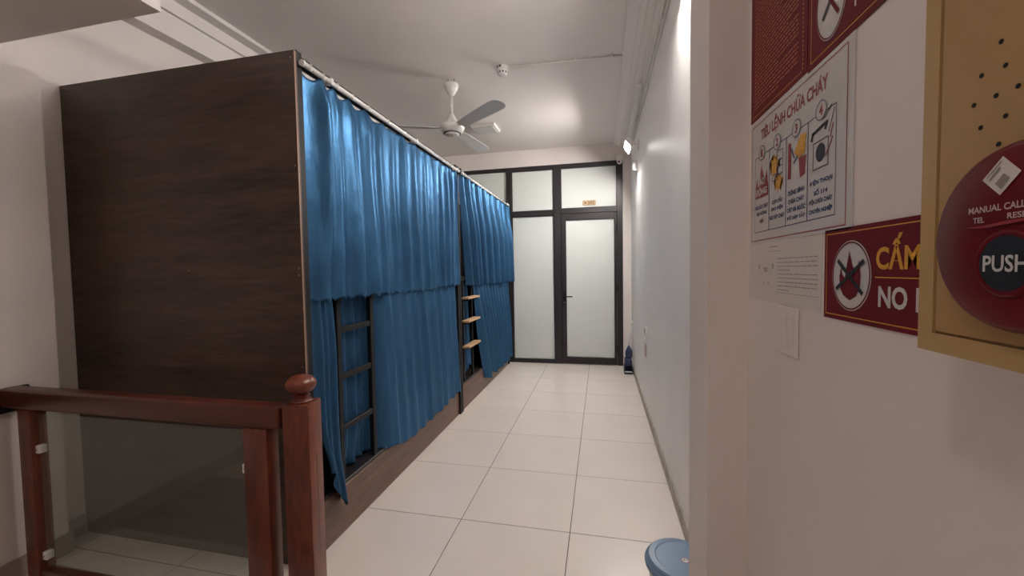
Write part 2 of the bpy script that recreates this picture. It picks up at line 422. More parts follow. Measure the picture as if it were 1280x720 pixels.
# ---------------------------------------------------------------- curtains
def lerp(a, b, t): return a+(b-a)*t
def sstep(a, b, x):
    t = max(0, min(1, (x-a)/(b-a))); return t*t*(3-2*t)
def interp(tab, x):
    if x <= tab[0][0]: return tab[0][1]
    for (a, b), (c, d) in zip(tab, tab[1:]):
        if x <= c: return lerp(b, d, (x-a)/(c-a))
    return tab[-1][1]
def sheet(fn, nu, nv):
    bm = bmesh.new()
    V = [[bm.verts.new(fn(i/nu, j/nv)) for j in range(nv+1)] for i in range(nu+1)]
    for i in range(nu):
        for j in range(nv): bm.faces.new((V[i][j], V[i+1][j], V[i+1][j+1], V[i][j+1]))
    return bm
def cloth(name, fn, nu, nv, m, t):
    o = obj(name, sheet(fn, nu, nv), m, t, True)
    md = o.modifiers.new('thickness', 'SOLIDIFY'); md.thickness = .0018; md.offset = 0
    return o
def wob(y, seed, k=5, base=6.):
    r = random.Random(seed); s = 0
    for i in range(k): s += math.sin(y*base*(1+.77*i)+r.uniform(0, 6.28))/(1+.55*i)
    return s
def hook(t, x, y, z):
    bm = tube(bmesh.new(), [(x, y, z-.012), (x+.004, y, z+.002), (x+.002, y, z+.016), (x-.004, y, z+.020)], .0028, 6)
    obj('hook', bm, 'white', t)
HK = [1.645, 1.735, 1.84, 1.97, 2.12, 2.34, 2.57, 2.78, 2.99, 3.22, 3.42, 3.605]
# broad ridges (place, width, height) at irregular steps, as the cloth really hangs
RG = [(1.760, .046, .022), (1.865, .034, .020), (1.985, .052, .026), (2.155, .060, .022)]
rg = random.Random(12); yy = 2.29
while yy < 3.62:
    RG.append((yy, rg.uniform(.030, .055), rg.uniform(.007, .015))); yy += rg.uniform(.11, .19)
def upper1(u, v):
    y = lerp(1.636, 3.612, u)
    a = max([h for h in HK if h <= y+.002] or [HK[0]]); b = min([h for h in HK if h > a] or [a+.1])
    q = max(0, min(1, (y-a)/(b-a)))
    zt = 2.313 - math.sin(PI*q)*(.026 if y < 2.4 else .012)
    zb = 1.232 + .017*abs(math.sin(PI*y/.056)) + .006*math.sin(y*4)
    z = lerp(zt, zb, v)
    yw = y - .030*v*math.sin(2.3*y+1.0) - .010*math.sin(5*z+3*y)
    x = 0
    for c_, w_, h_ in RG:
        d = (yw-c_)/w_
        if abs(d) < 3: x += 2.5*h_*math.exp(-d*d)*(.45+.55*sstep(0, .12, v))*(.8+.3*math.sin(3.1*z+40*c_))
    fine = .0012*wob(y+.03*z, 11, 3, 17)
    drape = .006*wob(y*1.0+z*.35, 8, 3, 3.1)*v
    cr_ = .0045*math.sin(15*z+18*y)*math.sin(6*z-27*y+1)*sstep(.35, 1, v)
    edge = -.014*(1-sstep(1.636, 1.70, y))
    return (XRAIL - .029 + x + fine + drape + cr_ + .006*v + edge, y, z)
c = thing('curtain', 'upper blue satin curtain with a scalloped hem on the nearer bunk bed', 'curtain', (XRAIL, 2.64, 1.24), 'blue satin bunk curtains')
cloth('fabric', upper1, 560, 90, 'blue', c)
for y in HK: hook(c, XRAIL+.016, y, 2.312)

def pleat(ph):            # sharp pinch pleat profile
    s = math.sin(ph); return s*abs(s)**.2 if s > 0 else -abs(s)**.8
def upper2(u, v):
    yt = lerp(3.735, 5.765, u); yb = lerp(3.89, 5.80, u)+.01*math.sin(40*u)
    y = lerp(yt, yb, v**1.3)
    zt = 2.313-.010*abs(math.sin(PI*yt/.115)); zb = 1.222+.008*math.sin(25*u)+.004*wob(u, 4, 4, 30)
    z = lerp(zt, zb, v)
    ph = 2*PI*(yt + .012*wob(yt, 21, 3, 7))/.150
    amp = lerp(.024, .062, sstep(.02, .5, v))*(1+.25*math.sin(3.3*yt*6))
    sub = .005*math.sin(2*ph+1.2+2*v)*sstep(0, .3, v)+.0015*wob(u, 31, 3, 40)*v
    return (XRAIL-.010 + amp*pleat(ph) + sub - .03*(1-sstep(0, .03, u)), y, z)
c = thing('curtain', 'upper blue pleated curtain on the farther bunk bed', 'curtain', (XRAIL, 4.75, 1.22), 'blue satin bunk curtains')
cloth('fabric', upper2, 520, 70, 'blue2', c)
for k in range(15): hook(c, XRAIL+.016, 3.80+k*.138, 2.314)
RG2 = [(1.685, .022, .022), (1.74, .016, .014), (1.79, .025, .020), (1.90, .018, .016), (1.975, .028, .022), (2.06, .030, .024), (2.14, .022, .014)]
yy = 2.24
while yy < 3.6:
    RG2.append((yy, rg.uniform(.030, .055), rg.uniform(.006, .014))); yy += rg.uniform(.11, .20)
def lower1(u, v):
    y = lerp(1.640, 3.605, u)
    zb = interp([(1.655, .40), (1.70, .27), (1.78, .175), (1.83, .20), (1.87, .275), (2.16, .275), (2.22, .272), (2.35, .255), (2.48, .22), (2.8, .215), (3.2, .228), (3.62, .25)], y)
    zb += .006*math.sin(38*y)*sstep(2.2, 2.4, y)
    z = lerp(1.276, zb, v)
    ynew = y + sstep(.70, 1, v)*.045*(1-sstep(1.70, 1.86, y)) - .015*(1-sstep(.55, .9, v))*sstep(1.66, 1.80, y)*(1-sstep(1.84, 1.95, y)) 
    mid = sstep(1.80, 1.86, y)*(1-sstep(2.20, 2.32, y))
    out = 1-mid
    x = -1.368 + out*(.012+.038*v) - mid*.072
    yw = y - .02*v*math.sin(3*y) - .012*math.sin(4*z+2*y)
    for c_, w_, h_ in RG2:
        d = (yw-c_)/w_
        if abs(d) < 3: x += 2.0*h_*math.exp(-d*d)*(.75+.25*v)
    x += .0012*wob(y+.03*z, 17, 3, 16)
    x += mid*.014*math.sin(14*z-9*y)*sstep(.55, .95, v) + .003*math.sin(9*z+17*y)*math.sin(21*y-4*z)
    return (max(x, XF+.006 if (z < .275 and not mid > .5) else -1.5) + 0, ynew, z)
c = thing('curtain', 'lower blue satin curtain behind the black ladder of the nearer bunk bed', 'curtain', (-1.35, 2.64, .2), 'blue satin bunk curtains')
cloth('fabric', lower1, 480, 100, 'blue', c)
obj('rod', tube(bmesh.new(), [(-1.366, 1.66, 1.272), (-1.366, 3.61, 1.272)], .005, 8), 'black', c)

def lower2(u, v):
    yt = lerp(4.135, 5.735, u); yb = lerp(4.47, 5.72, u**.9)
    y = lerp(yt, yb, v**1.15)
    zb = interp([(0, .12), (.06, .105), (.12, .15), (.25, .125), (.6, .11), (1, .135)], u)+.010*math.sin(45*u)
    z = lerp(1.276, zb, v)
    ph = 2*PI*(yt+.015*wob(yt, 9, 3, 6))/.145
    amp = lerp(.018, .058, sstep(0, .6, v))
    x = -1.338 + .034*v + amp*pleat(ph)*.7 + .0015*wob(u, 3, 3, 40)*v
    return (max(x, XF+.006) if z < .275 else x, y, z)
c = thing('curtain', 'lower blue pleated curtain drawn aside on the farther bunk bed', 'curtain', (-1.33, 4.9, .1), 'blue satin bunk curtains')
cloth('fabric', lower2, 420, 70, 'blue2', c)
def inner2(u, v):
    y = lerp(3.73, 4.16, u); z = lerp(1.276, lerp(.62, .30, u), v)
    return (-1.415+.014*math.sin(40*y+1)+.004*wob(y, 6, 3, 40), y+.10*v*v*u, z)
cloth('inner_gather', inner2, 80, 40, 'blue2', c)

# ---------------------------------------------------------------- ladders
lad = thing('ladder', 'black steel ladder with flat rungs on the nearer bunk bed', 'ladder', (-1.36, 2.02, .268), 'bunk ladders')
for y in (1.865, 2.178): obj('stile', bxo(-1.375, -1.347, y-.018, y+.018, .268, 1.281, bev=.003), 'black', lad)
for z in (.545, .822, 1.075): obj('rung', bxo(-1.372, -1.350, 1.883, 2.160, z-.016, z+.016, bev=.002), 'black', lad)
for y in (1.865, 2.178): obj('hook_plate', bxo(-1.3465, -1.340, y-.018, y+.018, 1.22, 1.32, bev=.002), 'black', lad)
lad = thing('ladder', 'black ladder with three pale wooden treads on the farther bunk bed', 'ladder', (-1.33, 3.98, .268), 'bunk ladders')
for y in (3.83, 4.105): obj('stile', bxo(-1.366, -1.346, y-.014, y+.014, .268, 1.281, bev=.003), 'black', lad)
for z in (.625, .880, 1.110):
    tr = obj('tread', bxo(-1.345, -1.268, 3.765, 4.145, z-.010, z+.010, bev=.003), 'pine', lad)
    for y in (3.83, 4.105): obj('tread_bracket', bxo(-1.345, -1.29, y-.010, y+.010, z-.030, z-.011, bev=.002), 'black', tr)
# folded blue cushion seen between ladder and curtain
def cushion(u, v):
    th, ph = 2*PI*u, PI*v
    s = lambda a, e: math.copysign(abs(a)**e, a)
    return (-1.50+.09*s(math.sin(ph), .6)*s(math.cos(th), .6), 4.07+.15*s(math.sin(ph), .6)*s(math.sin(th), .6), .345+.075*s(math.cos(ph), .8)+.008*math.sin(9*u*6.28))
cu = thing('cushion', 'small blue cushion behind the ladder with wooden treads', 'cushion', (-1.50, 4.07, .268))
bm = sheet(cushion, 40, 20); bmesh.ops.remove_doubles(bm, verts=bm.verts, dist=1e-4); bmesh.ops.recalc_face_normals(bm, faces=bm.faces)
obj('cover', bm, 'blue', cu, True)
obj('piping', tube(bmesh.new(), [(-1.50+.092*math.copysign(abs(math.cos(a))**.6, math.cos(a)), 4.07+.152*math.copysign(abs(math.sin(a))**.6, math.sin(a)), .345) for a in [2*PI*i/40 for i in range(41)]], .004, 6), 'blue2', cu, True)

# ---------------------------------------------------------------- stair railing
RZ0, RZ1 = .805, .892
rl = thing('stair_railing', 'red mahogany railing with a clear glass panel at the left', 'railing', (-1.85, 1.255, 0))
o = obj('handrail', bxo(-2.592, -1.150, 1.222, 1.288, RZ0, RZ1, bev=.012, seg=3), 'mahogx', rl); smooth_angle(o)
for x0, x1 in ((-2.495, -2.420), (-1.312, -1.205)):
    smooth_angle(obj('stile', bxo(x0, x1, 1.226, 1.284, .002, RZ0, bev=.005, seg=2), 'mahog', rl))
obj('bottom_rail', bxo(-2.420, -1.312, 1.232, 1.278, .030, .085, bev=.004), 'mahogx', rl)
obj('glass_panel', bxo(-2.415, -1.318, 1.251, 1.257, .10, .785), 'glass', rl)
for x, z in ((-2.412, .625), (-2.412, .145), (-1.322, .640), (-1.322, .200)):
    cl = obj('glass_clip', bxo(x-.013, x+.013, 1.240, 1.268, z-.018, z+.018, bev=.003), 'chrome' if z < .21 and x > -2 else 'white', rl)
    obj('screw', lathe(bmesh.new(), [(.003, 1.2385), (.003, 1.2402)], (x, 0, z), 8, 'Y'), 'darkgrey', cl)
obj('wall_batten', bxo(XA, XA+.022, .70, 1.325, .775, .885, bev=.004), 'darkwood', rl)
# newel post, turned a little on its axis
nw = thing('newel_post', 'square red mahogany newel post topped by a turned ball', 'newel post', (-1.098, 1.285, 0))
nw.rotation_euler.z = math.radians(12)
def local(name, bm, m, par, smooth=False):
    me = bpy.data.meshes.new(name); bm.to_mesh(me); bm.free(); me.materials.append(M[m])
    o = bpy.data.objects.new(name, me); C.objects.link(o); o.parent = par
    return smooth_angle(o, 40) if smooth else o
sh = local('shaft', bxo(-.049, .049, -.049, .049, .0, .898, bev=.005, seg=2), 'mahog', nw, True)
local('groove', bxo(.0485, .0494, -.001, .001, .30, .70), 'darkwood', sh)
prof = [(.0, .897), (.034, .897), (.037, .902), (.034, .907), (.026, .910), (.024, .914), (.029, .918), (.031, .922), (.026, .926), (.022, .930)]
prof += [(.053*math.sin(a)**.85, .964-.035*math.cos(a)) for a in [PI*i/14 for i in range(3, 14)]] + [(.0005, .999)]
local('ball_finial', lathe(bmesh.new(), prof[1:], n=32), 'mahog', nw, True)

# ---------------------------------------------------------------- ceiling fan
FX, FY = -1.33, 3.57
fan = thing('ceiling_fan', 'white ceiling fan with three grey blades', 'ceiling fan', (FX, FY, 2.60))
obj('hook', tube(bmesh.new(), [(FX-.03, FY, 3.138), (FX-.028, FY, 3.11), (FX, FY, 3.095), (FX+.028, FY, 3.11), (FX+.03, FY, 3.138)], .006, 8), 'chrome', fan, True)
smooth_angle(obj('canopy', lathe(bmesh.new(), [(.040, 3.098), (.064, 3.092), (.068, 3.080), (.060, 3.050), (.042, 3.015), (.020, 2.988), (.014, 2.983)], (FX, FY, 0), 28), 'white', fan))
obj('downrod', tube(bmesh.new(), [(FX, FY, 2.99), (FX, FY, 2.80)], .0115, 14), 'white', fan, True)
smooth_angle(obj('lower_canopy', lathe(bmesh.new(), [(.014, 2.822), (.022, 2.818), (.038, 2.782), (.056, 2.752), (.060, 2.742)], (FX, FY, 0), 28), 'white', fan))
mt = smooth_angle(obj('motor_housing', lathe(bmesh.new(), [(.060, 2.744), (.082, 2.738), (.106, 2.722), (.114, 2.702), (.110, 2.684), (.100, 2.664), (.080, 2.650), (.060, 2.646)], (FX, FY, 0), 36), 'white', fan))
obj('trim_ring', lathe(bmesh.new(), [(.080, 2.651), (.080, 2.644), (.066, 2.643)], (FX, FY, 0), 32), 'darkgrey', mt)
obj('bottom_cap', lathe(bmesh.new(), [(.068, 2.645), (.066, 2.636), (.050, 2.628), (.02, 2.625)], (FX, FY, 0), 32), 'white', mt, True)
def blade(ang):
    bm = bmesh.new(); N_ = 12
    pr = [(.14, .045), (.22, .052), (.40, .062), (.62, .070), (.68, .068)]
    top = [(x, w) for x, w in pr] + [(.68+.07*math.sin(a), .068*math.cos(a)) for a in [PI/2*i/8 for i in range(1, 9)]]
    pts = top + [(x, -w) for x, w in top[::-1][1:]]
    A = [bm.verts.new((x, y, -.002)) for x, y in pts]; B = [bm.verts.new((x, y, .002)) for x, y in pts]
    n = len(pts)
    for i in range(n): bm.faces.new((A[i], A[(i+1) % n], B[(i+1) % n], B[i]))
    bm.faces.new(A[::-1]); bm.faces.new(B); bmesh.ops.recalc_face_normals(bm, faces=bm.faces)
    bm.transform(Matrix.Translation((FX, FY, 2.690)) @ Matrix.Rotation(ang, 4, 'Z') @ Matrix.Rotation(math.radians(-11), 4, 'X'))
    b = obj('blade', bm, 'blade', fan)
    bm = bxo(.09, .21, -.016, .016, -.004, .004, bev=.002)
    bm.transform(Matrix.Translation((FX, FY, 2.695)) @ Matrix.Rotation(ang, 4, 'Z'))
    obj('blade_arm', bm, 'white', b)
for k in range(3): blade(math.radians(-38+120*k))

# ---------------------------------------------------------------- things on the ceiling
sd = thing('smoke_detector', 'round white smoke detector on the ceiling', 'smoke detector', (-.82, 3.47, 3.06))
smooth_angle(obj('base', lathe(bmesh.new(), [(.050, CEIL), (.050, 3.118), (.044, 3.112)], (-.82, 3.47, 0), 24), 'white', sd))
hd = smooth_angle(obj('sensing_head', lathe(bmesh.new(), [(.040, 3.113), (.042, 3.095), (.042, 3.075), (.032, 3.064), (.012, 3.060)], (-.82, 3.47, 0), 24), 'white', sd))
for k in range(10):
    a = 2*PI*k/10; bm = bxo(.041, .0428, -.006, .006, 3.078, 3.092)
    bm.transform(Matrix.Translation((-.82, 3.47, 0)) @ Matrix.Rotation(a, 4, 'Z')); obj('vent_slot', bm, 'darkgrey', hd)
for a in (3.9, 4.5):
    bm = bxo(.0485, .0508, -.009, .009, 3.120, 3.136); bm.transform(Matrix.Translation((-.82, 3.47, 0)) @ Matrix.Rotation(a, 4, 'Z')); obj('cable_slot', bm, 'darkgrey', sd)
cd = thing('ceiling_conduit', 'thin white conduit running from the smoke detector to the cornice', 'conduit', (-.3, 3.5, CEIL-.012))
obj('pipe', tube(bmesh.new(), [(-.768, 3.475, CEIL-.008), (-.3, 3.50, CEIL-.008), (.18, 3.52, CEIL-.008)], .0075, 8), 'ceil', cd, True)
for x in (-.55, -.2, .1): obj('clip', bxo(x-.006, x+.006, 3.478, 3.520, CEIL-.018, CEIL), 'ceil', cd)
bx_ = thing('ceiling_light', 'square white ceiling light, unlit, beyond the fan', 'ceiling light', (-1.37, 4.84, 3.10))
obj('housing', bxo(-1.52, -1.22, 4.70, 4.98, 3.105, CEIL, bev=.008, seg=2), 'white', bx_)
obj('diffuser', bxo(-1.495, -1.245, 4.725, 4.955, 3.098, 3.106, bev=.003), 'paper', bx_)

# ---------------------------------------------------------------- lamps and runs on the corridor wall
def tube_lamp(name, label, x, z, y0, y1, m):
    t = thing(name, label, 'lamp', (x, (y0+y1)/2, z-.03), 'white wall lamps of the corridor')
    obj('housing', bxo(x+.004, XR-.001, y0, y1, z-.018, z+.022, bev=.004), 'white', t)
    obj('added_shade', bxo(x-.060, x+.020, y0+.002, y1-.002, z+.0225, z+.026, bev=.001), 'white', t)  # added shade strip, keeps the tube's light off ceiling and upper wall
    obj('light_tube', tube(bmesh.new(), [(x-.012, y0+.03, z), (x-.012, y1-.03, z)], .013, 12), m, t, True)
    for y in (y0, y1-.03): obj('end_cap', bxo(x-.028, x+.006, y, y+.03, z-.018, z+.018, bev=.003), 'white', t)
    return t
tube_lamp('tube_lamp', 'lit tube lamp high on the wall just behind the pilaster', .375, 2.80, 1.58, 2.31, 'lamp')
LX, LY, LZ = .322, 4.72, 2.745
lt = thing('wall_lamp', 'lit lamp glowing under the cornice towards the glazed partition', 'lamp', (LX, LY, LZ-.05), 'white wall lamps of the corridor')
obj('bracket', bxo(LX+.006, XR-.001, LY-.03, LY+.03, LZ-.012, LZ+.012, bev=.003), 'white', lt)
obj('backplate', bxo(XR-.010, XR-.0005, LY-.05, LY+.05, LZ-.05, LZ+.05, bev=.003), 'white', lt)
tilt = Matrix.Translation((LX, LY, LZ)) @ Matrix.Rotation(math.radians(-38), 4, 'Y')      # the head is tipped down into the corridor
bm = bxo(-.012, .014, -.16, .16, -.048, .048, bev=.004); bm.transform(tilt); obj('housing', bm, 'white', lt)
bm = bxo(-.0150, -.0122, -.14, .14, -.042, .042); bm.transform(tilt); obj('light_panel', bm, 'lamp2', lt)
bm = bmesh.new()
for a in ((-.16, -.14, -.048, .048), (.14, .16, -.048, .048), (-.14, .14, .042, .048), (-.14, .14, -.048, -.042)): box(bm, -.034, -.012, *a)
bm.transform(tilt); obj('rim', bm, 'white', lt)
tk = thing('cable_trunking', 'white cable trunking under the cornice of the corridor wall', 'trunking', (.35, 4.6, 2.97))
obj('channel', bxo(.325, .368, 3.80, 5.70, 2.985, 3.008, bev=.002), 'white', tk)
obj('cover', bxo(.329, .364, 3.802, 5.698, 2.979, 2.986, bev=.002), 'whitem', tk)
for x, z, r in ((.385, 2.985, .008), (.407, 2.975, .009)):
    p = thing('wall_conduit', 'thinner white pipe along the top of the corridor wall' if x < .39 else 'thicker white pipe hugging the top of the corridor wall', 'pipe', (x, 4, z-r), 'white pipes under the cornice')
    obj('pipe', tube(bmesh.new(), [(x, 2.36, z), (x, 5.38, z)], r, 8), 'white', p, True)
    for y in (2.8, 3.76, 4.6): obj('clip', bxo(x-r-.003, x+r+.003, y-.012, y+.012, z-r-.003, z+r+.014, bev=.001), 'white', p)
jb = thing('junction_box', 'white junction box below the glowing corridor lamp', 'junction box', (.40, 4.95, 2.50))
obj('body', bxo(.378, XR-.001, 4.86, 5.04, 2.50, 2.62, bev=.004), 'white', jb)
obj('lid', bxo(.371, .379, 4.87, 5.03, 2.508, 2.612, bev=.002), 'whitem', jb)
cc = thing('security_camera', 'white security camera at the top right corner of the partition', 'camera', (.262, FAR-.04, 2.83))
obj('base', bxo(.212, .312, FAR-.085, FAR-.021, 2.880, 2.965, bev=.006, seg=2), 'white', cc)
hd = smooth_angle(obj('dome', lathe(bmesh.new(), [(.036, 2.882), (.038, 2.862), (.032, 2.842), (.018, 2.830), (.004, 2.827)], (.262, FAR-.060, 0), 22), 'white', cc))
obj('lens', lathe(bmesh.new(), [(.013, FAR-.100), (.013, FAR-.085)], (.252, 0, 2.852), 14, 'Y'), 'ink', hd)
# unseen stair lamp behind the viewer
sl = thing('stair_lamp', 'round ceiling lamp over the stairs', 'lamp', (-.9, -.7, 3.05))
obj('base', lathe(bmesh.new(), [(.15, 3.139), (.15, 3.12)], (-.9, -.7, 0), 28), 'white', sl)
obj('dome', lathe(bmesh.new(), [(.14, 3.12), (.13, 3.09), (.09, 3.065), (.03, 3.055)], (-.9, -.7, 0), 28), 'lamp3', sl, True)

# ---------------------------------------------------------------- small things low on the corridor wall
sk = thing('wall_socket', 'white oval wall outlet with a dark insert low on the corridor wall', 'outlet', (.41, 3.93, .74))
bm = lathe(bmesh.new(), [(.030, XR-.001), (.030, XR-.012), (.024, XR-.018)], (0, 0, 0), 20, 'X')
bm.transform(Matrix.Translation((0, 3.93, .785)) @ Matrix.Diagonal((1, 1, 1.75, 1))); obj('plate', bm, 'white', sk, True)
bm = lathe(bmesh.new(), [(.017, XR-.015), (.017, XR-.021)], (0, 0, 0), 16, 'X')
bm.transform(Matrix.Translation((0, 3.95, .79)) @ Matrix.Diagonal((1, 1, 1.7, 1))); obj('insert', bm, 'darkgrey', sk)
ch = thing('hanging_charm', 'pale pink patterned tag stuck below the oval outlet', 'tag', (.41, 4.02, .53))
obj('tag', bxo(XR-.008, XR-.001, 3.96, 4.08, .53, .66, bev=.003), 'pink', ch)
obj('string', tube(bmesh.new(), [(XR-.006, 4.00, .66), (XR-.006, 3.97, .735)], .0025, 6), 'white', ch)
for i in range(3):
    for k in range(3):
        obj('dot', lathe(bmesh.new(), [(.010, XR-.0085), (.010, XR-.0078)], (0, 3.985+.035*i, .56+.035*k), 10, 'X'), 'redtext' if (i+k) % 2 else 'ginkl', ch)
dp = thing('dustpan', 'navy dustpan standing against the wall beside the door', 'dustpan', (.345, 5.46, 0))
bm = bmesh.new()
extrude_xy(bm, [(.292, 5.40), (.398, 5.40), (.398, 5.60), (.292, 5.60)], .004, .012)
obj('tray', bm, 'darkgrey', dp)
bm = bmesh.new(); box(bm, .292, .298, 5.40, 5.60, .012, .085); box(bm, .392, .398, 5.40, 5.60, .012, .085); box(bm, .298, .392, 5.594, 5.60, .012, .11)
obj('tray_wall', bm, 'navyp', dp)
bm = bmesh.new(); box(bm, .300, .390, 5.44, 5.59, .10, .20, bev=.02, seg=2); obj('hood', bm, 'navyp', dp)
obj('lip', bxo(.300, .390, 5.385, 5.400, .03, .040, bev=.002), 'white', dp)
bs = thing('broom', 'dark blue hand broom with a pale handle leaning over the dustpan', 'broom', (.365, 5.52, .20))
bm = lathe(bmesh.new(), [(.042, .205), (.048, .24), (.044, .29), (.022, .335), (.012, .36)], (.355, 5.50, 0), 16); obj('bristle_head', bm, 'navyp', bs, True)
obj('stick', tube(bmesh.new(), [(.355, 5.50, .35), (.392, 5.50, .66)], .008, 8), 'paper2', bs, True)
obj('grip', tube(bmesh.new(), [(.389, 5.50, .635), (.397, 5.50, .70)], .011, 10), 'white', bs, True)

# ---------------------------------------------------------------- bin behind the pilaster
BXc, BYc = .280, 1.540
bn = thing('waste_bin', 'small grey waste bin with a blue lid behind the pilaster', 'bin', (BXc, BYc, 0))
smooth_angle(obj('body', lathe(bmesh.new(), [(.092, .0), (.096, .004), (.112, .27), (.114, .285)], (BXc, BYc, 0), 40), 'binbody', bn))
ld = smooth_angle(obj('lid', lathe(bmesh.new(), [(.117, .270), (.124, .272), (.126, .284), (.124, .292), (.118, .296), (.117, .301), (.110, .307), (.090, .3085), (.086, .306), (.02, .306)], (BXc, BYc, 0), 48), 'binlid', bn), 30)
pl = Plane((BXc+.014, BYc-.012, .3066), (1, 0, 0), (0, 1, 0))
bm = bmesh.new(); poly(bm, pl, ell(0, 0, .013, .013, 24), 0); st = obj('sticker', bm, 'paper', ld)
bm = bmesh.new(); ring(bm, pl, 0, 0, .0135, .0135, .0022, .0003, 24); obj('sticker_ring', bm, 'redtext', ld)
bm = bmesh.new(); bar(bm, pl, -.006, -.004, -.001, .007, .003, .0003); bar(bm, pl, .001, .002, .007, .001, .003, .0003); obj('sticker_mark', bm, 'ink', ld)

# ---------------------------------------------------------------- signs on the poster wall
def board(t, pl, w, h, m, th=.0012):
    bm = bmesh.new()
    P = [pl.p(a, b, d) for d in (.0, th) for a, b in ((0, 0), (w, 0), (w, h), (0, h))]
    v = [bm.verts.new(p) for p in P]
    for f in ((0, 1, 2, 3), (4, 5, 6, 7), (0, 1, 5, 4), (1, 2, 6, 5), (2, 3, 7, 6), (3, 0, 4, 7)): bm.faces.new([v[i] for i in f])
    bmesh.ops.recalc_face_normals(bm, faces=bm.faces)
    return obj('panel', bm, m, t)
def wallplane(y, z, d=.0004): return Plane((XP-d, y, z), (0, -1, 0), (0, 0, 1))
L1, L2, L3, L4 = .0015, .0019, .0023, .0027
def flame(a, b, w, h):
    return [(a-.30*w, b), (a-.46*w, b+.18*h), (a-.50*w, b+.42*h), (a-.40*w, b+.66*h), (a-.38*w, b+.48*h), (a-.24*w, b+.40*h), (a-.14*w, b+.62*h), (a-.05*w, b+1.0*h),
            (a+.10*w, b+.66*h), (a+.12*w, b+.44*h), (a+.26*w, b+.50*h), (a+.38*w, b+.78*h), (a+.46*w, b+.46*h), (a+.44*w, b+.2*h), (a+.28*w, b), (a, b-.10*h)]
# no-fire sign
def red_sign(y, z, w, h, name, label, cat, lines, icon):
    t = thing(name, label, cat, (XP-.001, y-w/2, z), 'maroon prohibition signs')
    pl = wallplane(y, z); board(t, pl, w, h, 'red')
    e_ = .005 if icon == 'fire' else .008
    bm = bmesh.new(); frame(bm, pl, e_, e_, w-e_, h-e_, .0011, L1); obj('border', bm, 'yellow', t)
    ca, cb, r, rb = (.0555, .0530, .0345, .0380) if icon == 'fire' else (.0560, .0640, .0320, .0450)
    bm = bmesh.new(); poly(bm, pl, ell(ca, cb, r+.0022, rb+.0022), L1); em = obj('emblem', bm, 'paper', t)
    bm = bmesh.new(); ring(bm, pl, ca, cb, r+.0010, rb+.0010, .0018, L2); obj('emblem_ring', bm, 'red', em)
    if icon == 'fire':
        bm = bmesh.new(); poly(bm, pl, flame(ca, cb-.023, .042, .052), L2); obj('flame', bm, 'red', em)
        bm = bmesh.new(); bar(bm, pl, ca-.024, cb+.018, ca+.024, cb-.020, .0048, L3); bar(bm, pl, ca-.026, cb-.016, ca+.026, cb+.017, .0048, L3+.0003); obj('cross', bm, 'ink', em)
    else:
        bm = bmesh.new(); bar(bm, pl, ca-.018, cb-.016, ca+.020, cb+.018, .007, L2); obj('cigarette', bm, 'ink', em)
        bm = bmesh.new(); bar(bm, pl, ca-.018, cb+.024, ca+.018, cb-.026, .005, L3); obj('slash', bm, 'red', em)
    bm = bmesh.new(); k = h/.109
    for word, a0, a1 in lines[0]: text(bm, pl, word, a0, .0600*k, a1, (.0955 if word[0] != 'T' else .090)*k, L1, .03)
    rect(bm, pl, .098, .0515*k, w-.012, .0526*k, L1); obj('lettering', bm, 'yellow', t)
    bm = bmesh.new()
    for word, a0, a1 in lines[1]: text(bm, pl, word, a0, .0215*k, a1, .0435*k, L1, .03)
    obj('lettering', bm, 'paper', t)
    return t
red_sign(.588, 1.309, .246, .109, 'warning_sign', 'maroon sign with a crossed-out flame beside the beige alarm box', 'sign',
         ([('CẤM', .0990, .1585), ('LỬA', .1690, .2290)], [('NO', .1035, .1440), ('FIRE', .1545, .2240)]), 'fire')
red_sign(.6385, 1.637, .290, .125, 'warning_sign', 'maroon sign with a crossed-out cigarette at the top edge of the photo', 'sign',
         ([('CẤM', .1000, .1500), ('HÚT', .1570, .2060), ('THUỐC', .2130, .2760)], [('NO', .1040, .1340), ('SMOKING', .1430, .2700)]), 'smoke')
# rules poster
t = thing('rules_poster', 'maroon rules poster filled with fine orange lines of text', 'poster', (XP-.001, .746, 1.641))
w, h = .211, .30
pl = wallplane(.852, 1.641); board(t, pl, w, h, 'red')
bm = bmesh.new(); rr = random.Random(4)
for i in range(40):
    b = .020+i*.0066; a = .018; end = rr.uniform(.10, .18) if i % 6 == 0 else .185
    while a < end:
        l = rr.uniform(.006, .018); rect(bm, pl, a, b, min(a+l, end), b+.0017, L1); a += l+.0025
obj('text_lines', bm, 'orange', t)
bm = bmesh.new()
for k in range(46): rect(bm, pl, .1985, .008+k*.0063, .2000, .0115+k*.0063, L1); 
for k in range(30): rect(bm, pl, .010+k*.0063, .006, .0135+k*.0063, .0075, L1)
obj('dotted_border', bm, 'yellow', t)
# fire instruction poster
PW, PH = .316, .220
t = thing('fire_poster', 'white four-panel fire instruction poster with red heading', 'poster', (XP-.001, .690, 1.416))
pl = wallplane(.848, 1.416); board(t, pl, PW, PH, 'paper')
bm = bmesh.new(); frame(bm, pl, .0035, .0045, PW-.012, PH-.006, .0016, L1); obj('border', bm, 'redtext', t)
bm = bmesh.new(); text(bm, pl, 'TIÊU LỆNH CHỮA CHÁY', .046, .176, .262, .205, L1, .03); obj('lettering', bm, 'redtext', t)
pl = Plane((XP-.0004, .848-.0063, 1.4205), (0, -1.052, 0), (0, 0, 1))
cols = [(.014, .074), (.074, .134), (.134, .197), (.197, .262)]
bm = bmesh.new()
for a0, a1 in cols:
    rect(bm, pl, a0, .016, a0+.0010, .150, L1); rect(bm, pl, a1-.0010, .016, a1, .150, L1)
    rect(bm, pl, a0, .015, a1, .0162, L1); rect(bm, pl, a0, .1488, a1, .150, L1)
obj('panel_outline', bm, 'navy', t)
